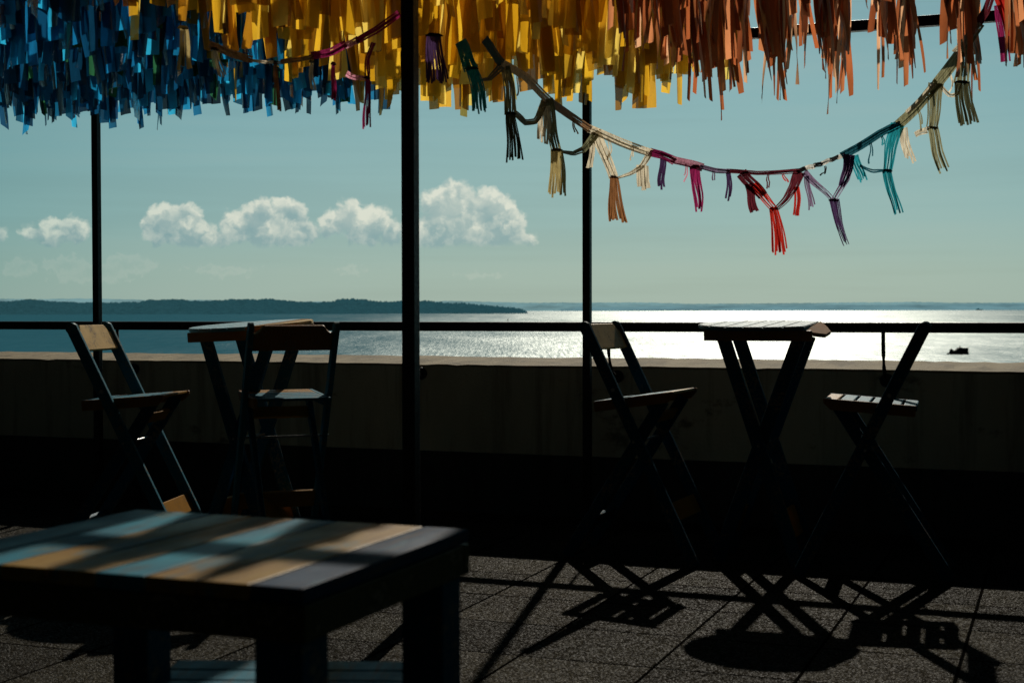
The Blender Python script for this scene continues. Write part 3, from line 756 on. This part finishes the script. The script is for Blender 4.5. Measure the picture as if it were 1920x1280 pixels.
# ------------------------------------------------------------------ folding round table
def make_table(label, tiltx, tilty, loose, cols):
    T = thing('folding_table', label, 'table', (0, 0, 0), 0, 'small round folding tables')
    H = 1.05; rad = .29
    tm = Matrix.Translation((0, 0, H)) @ Matrix.Rotation(R(tilty), 4, 'Y') @ Matrix.Rotation(R(tiltx), 4, 'X')
    ns = 7; pw = 2 * rad / ns
    for k in range(ns):
        x0 = -rad + k * pw + .0008; x1 = x0 + pw - .0016
        def sl(bm, x0=x0, x1=x1, k=k):
            m_ = 7; pf = []; pb = []
            for i in range(m_):
                x = x0 + (x1 - x0) * i / (m_ - 1); y = math.sqrt(max(.0, rad * rad - x * x)); y = max(y, .06)
                pf.append((x, -y)); pb.append((x, y))
            prism(bm, pf + pb[::-1], -.018, 0, 'z')
            es = [e for e in bm.edges if abs(e.verts[0].co.z - e.verts[1].co.z) < 1e-6 and e.calc_face_angle(0) > .5]
            bmesh.ops.bevel(bm, geom=es, offset=.0035, segments=2, affect='EDGES')
            mm = tm
            if loose and k == ns - 1:
                mm = tm @ Matrix.Translation((x0, 0, -.004)) @ Matrix.Rotation(R(24), 4, 'Y') @ Matrix.Rotation(R(3), 4, 'X') @ Matrix.Translation((-x0, 0, -.004))
            bmesh.ops.transform(bm, verts=bm.verts[:], matrix=mm)
        part('top_slat', T, M[cols[k]], sl)
    for s in (-1, 1):
        def ap(bm, s=s):
            bar(bm, (-.235, s * .178, -.043), (.235, s * .178, -.043), .02, .046, (0, 1, 0), .004); bmesh.ops.transform(bm, verts=bm.verts[:], matrix=tm)
        part('apron', T, M['brown'], ap)
    for s in (-1, 1):
        part('leg', T, M['navy'], lambda bm: bar(bm, (-.155, s * .154, .995), (.175, s * .154, .004), .058, .026, (1, 0, 0), .004))
        part('leg', T, M['navy'], lambda bm: bar(bm, (.175, s * .122, .995), (-.185, s * .122, .004), .058, .026, (1, 0, 0), .004))
    dA = Vector((.33, 0, -.991)).normalized(); dB = Vector((-.36, 0, -.991)).normalized()
    part('foot_board', T, M['yellow'], lambda bm: bar(bm, (.175 - .33 * .17, -.141, .17), (.175 - .33 * .17, .141, .17), .13, .018, dA, .004))
    part('foot_board', T, M['yellow'], lambda bm: bar(bm, (-.185 + .363 * .17, -.109, .17), (-.185 + .363 * .17, .109, .17), .13, .018, dB, .004))
    part('pivot_rod', T, M['steel'], lambda bm: tube(bm, [(.003, -.172, .52), (.003, .172, .52)], .0055, 10))
    return T
t1 = make_table('small round slatted folding table between the right hand chairs, one end slat hanging loose', 2.4, 0, True, ['blue'] * 6 + ['brown'])
p = at(1434, 1050, 6.4); t1.location = (p.x, p.y, 0); t1.rotation_euler = (0, 0, GRID)
t2 = make_table('small round slatted folding table tilting behind the left hand chairs, wet shiny top', 3.5, -2.4, False, ['wetblue', 'wetblue', 'wetblue', 'wetblue', 'wetblue', 'yellow', 'pale'])
p = at(474, 1050, 6.8); t2.location = (p.x, p.y, 0); t2.rotation_euler = (0, 0, GRID)

# ------------------------------------------------------------------ foreground plank table and stool
TH = .75
FR = onz(570, 1103, TH); a_t = math.atan2(.202, .51)
tab = thing('plank_table', 'square wooden table with blue and yellow planks and thick legs in the foreground', 'table', (FR.x, FR.y, 0), -a_t)
DX, DY = .668, .55                       # x: to the left is negative
ncol = ['blue', 'blue', 'yellow2', 'blue', 'yellow2', 'yellow2', 'blue', 'navy2']
def top_paint(name, col, col2, rough, other):
    m, t, b = new_mat(name); co = t.coord()
    v = co
    n1 = t.noise(t.mapping(v, (1, .5, 1)), 6, 6, .6); n2 = t.noise(t.mapping(v, (1, .12, 1)), 60, 5, .65); n3 = t.noise(v, 2.2, 3, .5)
    c = t.mix(t.mapr(n1, .38, .62), col, col2)
    c = t.mix(t.mapr(n2, .50, .68, 0, .65), c, (.07, .045, .028))
    c = t.mix(t.mapr(t.noise(t.mapping(v, (1, .35, 1)), 9, 6, .7), .55, .62, 0, .7), c, other)
    t.put(b.inputs['Base Color'], c); t.put(b.inputs['Roughness'], t.mapr(n1, .3, .7, rough, rough + .25))
    b.inputs['Specular IOR Level'].default_value = .03
    t.put(b.inputs['Normal'], t.bump(n2, .3, .003)); return m
M['tblue'] = top_paint('worn_blue_top', (.03, .16, .21), (.012, .08, .12), .36, (.10, .11, .07))
M['tyellow'] = top_paint('worn_yellow_top', (.25, .155, .042), (.17, .09, .018), .36, (.03, .10, .13))
M['tnavy'] = top_paint('worn_navy_top', (.008, .028, .060), (.006, .018, .04), .55, (.02, .06, .085))
seqt = ['tblue', 'tblue', 'tyellow', 'tyellow', 'tblue', 'tyellow', 'tyellow', 'tnavy']
pw = DX / len(seqt)
for k, cc in enumerate(seqt):
    x0 = -DX + k * pw
    part('top_plank', tab, M[cc], lambda bm: bar(bm, (x0 + pw / 2, 0, TH - .011), (x0 + pw / 2, DY, TH - .011), pw - .003, .022, (1, 0, 0), .003))
part('apron', tab, M['drab'], lambda bm: bar(bm, (-DX, .012, TH - .049), (0, .012, TH - .049), .022, .05, (0, 1, 0), .002))
part('apron', tab, M['drab'], lambda bm: bar(bm, (-DX, DY - .012, TH - .049), (0, DY - .012, TH - .049), .022, .05, (0, 1, 0), .002))
part('apron', tab, M['drab'], lambda bm: bar(bm, (-.012, .024, TH - .049), (-.012, DY - .024, TH - .049), .022, .05, (1, 0, 0), .002))
part('apron', tab, M['drab'], lambda bm: bar(bm, (-DX + .012, .024, TH - .049), (-DX + .012, DY - .024, TH - .049), .022, .05, (1, 0, 0), .002))
for sx_ in (-DX + .048, -.048):
    for sy_ in (.050, DY - .050):
        part('leg', tab, M['navy'], lambda bm: bar(bm, (sx_, sy_, 0), (sx_, sy_, TH - .0235), .074, .074, (1, 0, 0), .005))
sp = onz(785, 1238, .45)
stool = thing('low_stool', 'low blue and yellow wooden stool tucked behind the foreground table', 'stool', (sp.x, sp.y, 0), -R(2))
SX, SY = .46, .30
for k, cc in enumerate(['tblue', 'tblue', 'tblue', 'tyellow']):
    y0 = -k * SY / 4
    part('seat_plank', stool, M[cc], lambda bm: bar(bm, (-SX, y0 - SY / 8, .439), (0, y0 - SY / 8, .439), SY / 4 - .005, .022, (0, 1, 0), .004))
for sx_ in (-SX + .04, -.04):
    for sy_ in (-.035, -SY + .035):
        part('leg', stool, M['navy'], lambda bm: bar(bm, (sx_, sy_, 0), (sx_, sy_, .4275), .045, .045, (1, 0, 0), .004))
part('apron', stool, M['blue'], lambda bm: bar(bm, (-SX + .064, -.02, .40), (-.064, -.02, .40), .018, .05, (0, 1, 0), .003))
part('apron', stool, M['blue'], lambda bm: bar(bm, (-SX + .064, -SY + .02, .40), (-.064, -SY + .02, .40), .018, .05, (0, 1, 0), .003))

# ------------------------------------------------------------------ boats
M['hull'] = paint('dark_hull', (.02, .03, .032), rough=.6, amount=.1)
M['sail'] = paint('sail_cloth', (.10, .14, .15), rough=.8, amount=.1)
bp_ = onz(1795, 664, SEA); bD = bp_.y; mpp = bD / FPX
ferry = thing('ferry_boat', 'small dark ferry boat silhouetted on the glittering sea at the right', 'boat', bp_, R(4))
def hull(bm):
    Lh = 41 * mpp; st = []
    for s, hw, zb in ((0, .05, 1.2), (.12, .5, 1.5), (.3, .95, 1.9), (.6, 1, 2.0), (.85, .95, 2.3), (1, .8, 2.8)):
        x = -Lh / 2 + s * Lh; b_ = 3.0 * hw
        st.append([bm.verts.new(q) for q in ((x, -b_, zb), (x, -b_ * .8, -.8), (x, b_ * .8, -.8), (x, b_, zb))])
    for a, b2_ in zip(st, st[1:]):
        for q in range(4): bm.faces.new((a[q], a[(q + 1) % 4], b2_[(q + 1) % 4], b2_[q]))
    bm.faces.new(st[0]); bm.faces.new(st[-1][::-1]); bmesh.ops.recalc_face_normals(bm, faces=bm.faces[:])
part('hull', ferry, M['hull'], hull)
part('cabin', ferry, M['hull'], lambda bm: prism(bm, [(-4.5, 1.7), (10.5, 2.0), (10.9, 6.6), (4.6, 6.6), (2.8, 7.4), (.8, 6.6), (-1.5, 4.6), (-4.5, 3.8)], -2.4, 2.4, 'y'))
part('wheelhouse', ferry, M['hull'], lambda bm: prism(bm, [(-8.2, 1.5), (-4.8, 1.6), (-5.3, 5.4), (-7.2, 5.4), (-7.6, 4.0)], -1.6, 1.6, 'y'))
part('mast', ferry, M['hull'], lambda bm: tube(bm, [(2.6, 0, 7.2), (2.6, 0, 9.0)], .22, 6))
part('mast', ferry, M['hull'], lambda bm: tube(bm, [(-6.3, 0, 5.3), (-6.3, 0, 7.2)], .16, 6))
sb_ = onz(952, 602, SEA)
sail = thing('sailboat', 'tiny sailboat far out on the sea between the near post and thin post', 'boat', sb_, R(20))
k_ = sb_.y / FPX
part('hull', sail, M['hull'], lambda bm: prism(bm, [(-2.2 * k_, .6), (2.2 * k_, .6), (1.6 * k_, -.5), (-1.8 * k_, -.5)], -1.2, 1.2, 'y'))
part('sail', sail, M['sail'], lambda bm: prism(bm, [(-1.2 * k_, 1.5), (.8 * k_, 1.5), (.5 * k_, 5.5 * k_)], -.15, .15, 'y'))
part('mast', sail, M['hull'], lambda bm: tube(bm, [(.85 * k_, 0, .5), (.6 * k_, 0, 5.8 * k_)], .3, 6))
ss_ = onz(1835, 581.6, SEA); k_ = 40000 / FPX
fs = at(1835, 580, 39000)
ship = thing('cargo_ship', 'faint far ship on the horizon above the ferry', 'ship', (fs.x, 39000, SEA), 0)
part('hull', ship, M['island'], lambda bm: prism(bm, [(-5 * k_, 2 * k_), (8 * k_, 1.5 * k_), (7 * k_, -5), (-4 * k_, -5)], -20, 20, 'y'))  # ship takes the island material, painted haze glow included
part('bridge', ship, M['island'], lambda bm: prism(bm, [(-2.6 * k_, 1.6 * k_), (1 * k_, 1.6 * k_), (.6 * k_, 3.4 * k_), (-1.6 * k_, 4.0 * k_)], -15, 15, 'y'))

# ------------------------------------------------------------------ render look
sc.view_settings.view_transform = 'Standard'; sc.view_settings.look = 'None'
sc.view_settings.exposure = 0; sc.view_settings.gamma = 1
sc.render.engine = 'CYCLES'
sc.cycles.max_bounces = 6; sc.cycles.transparent_max_bounces = 8; sc.cycles.sample_clamp_indirect = 4
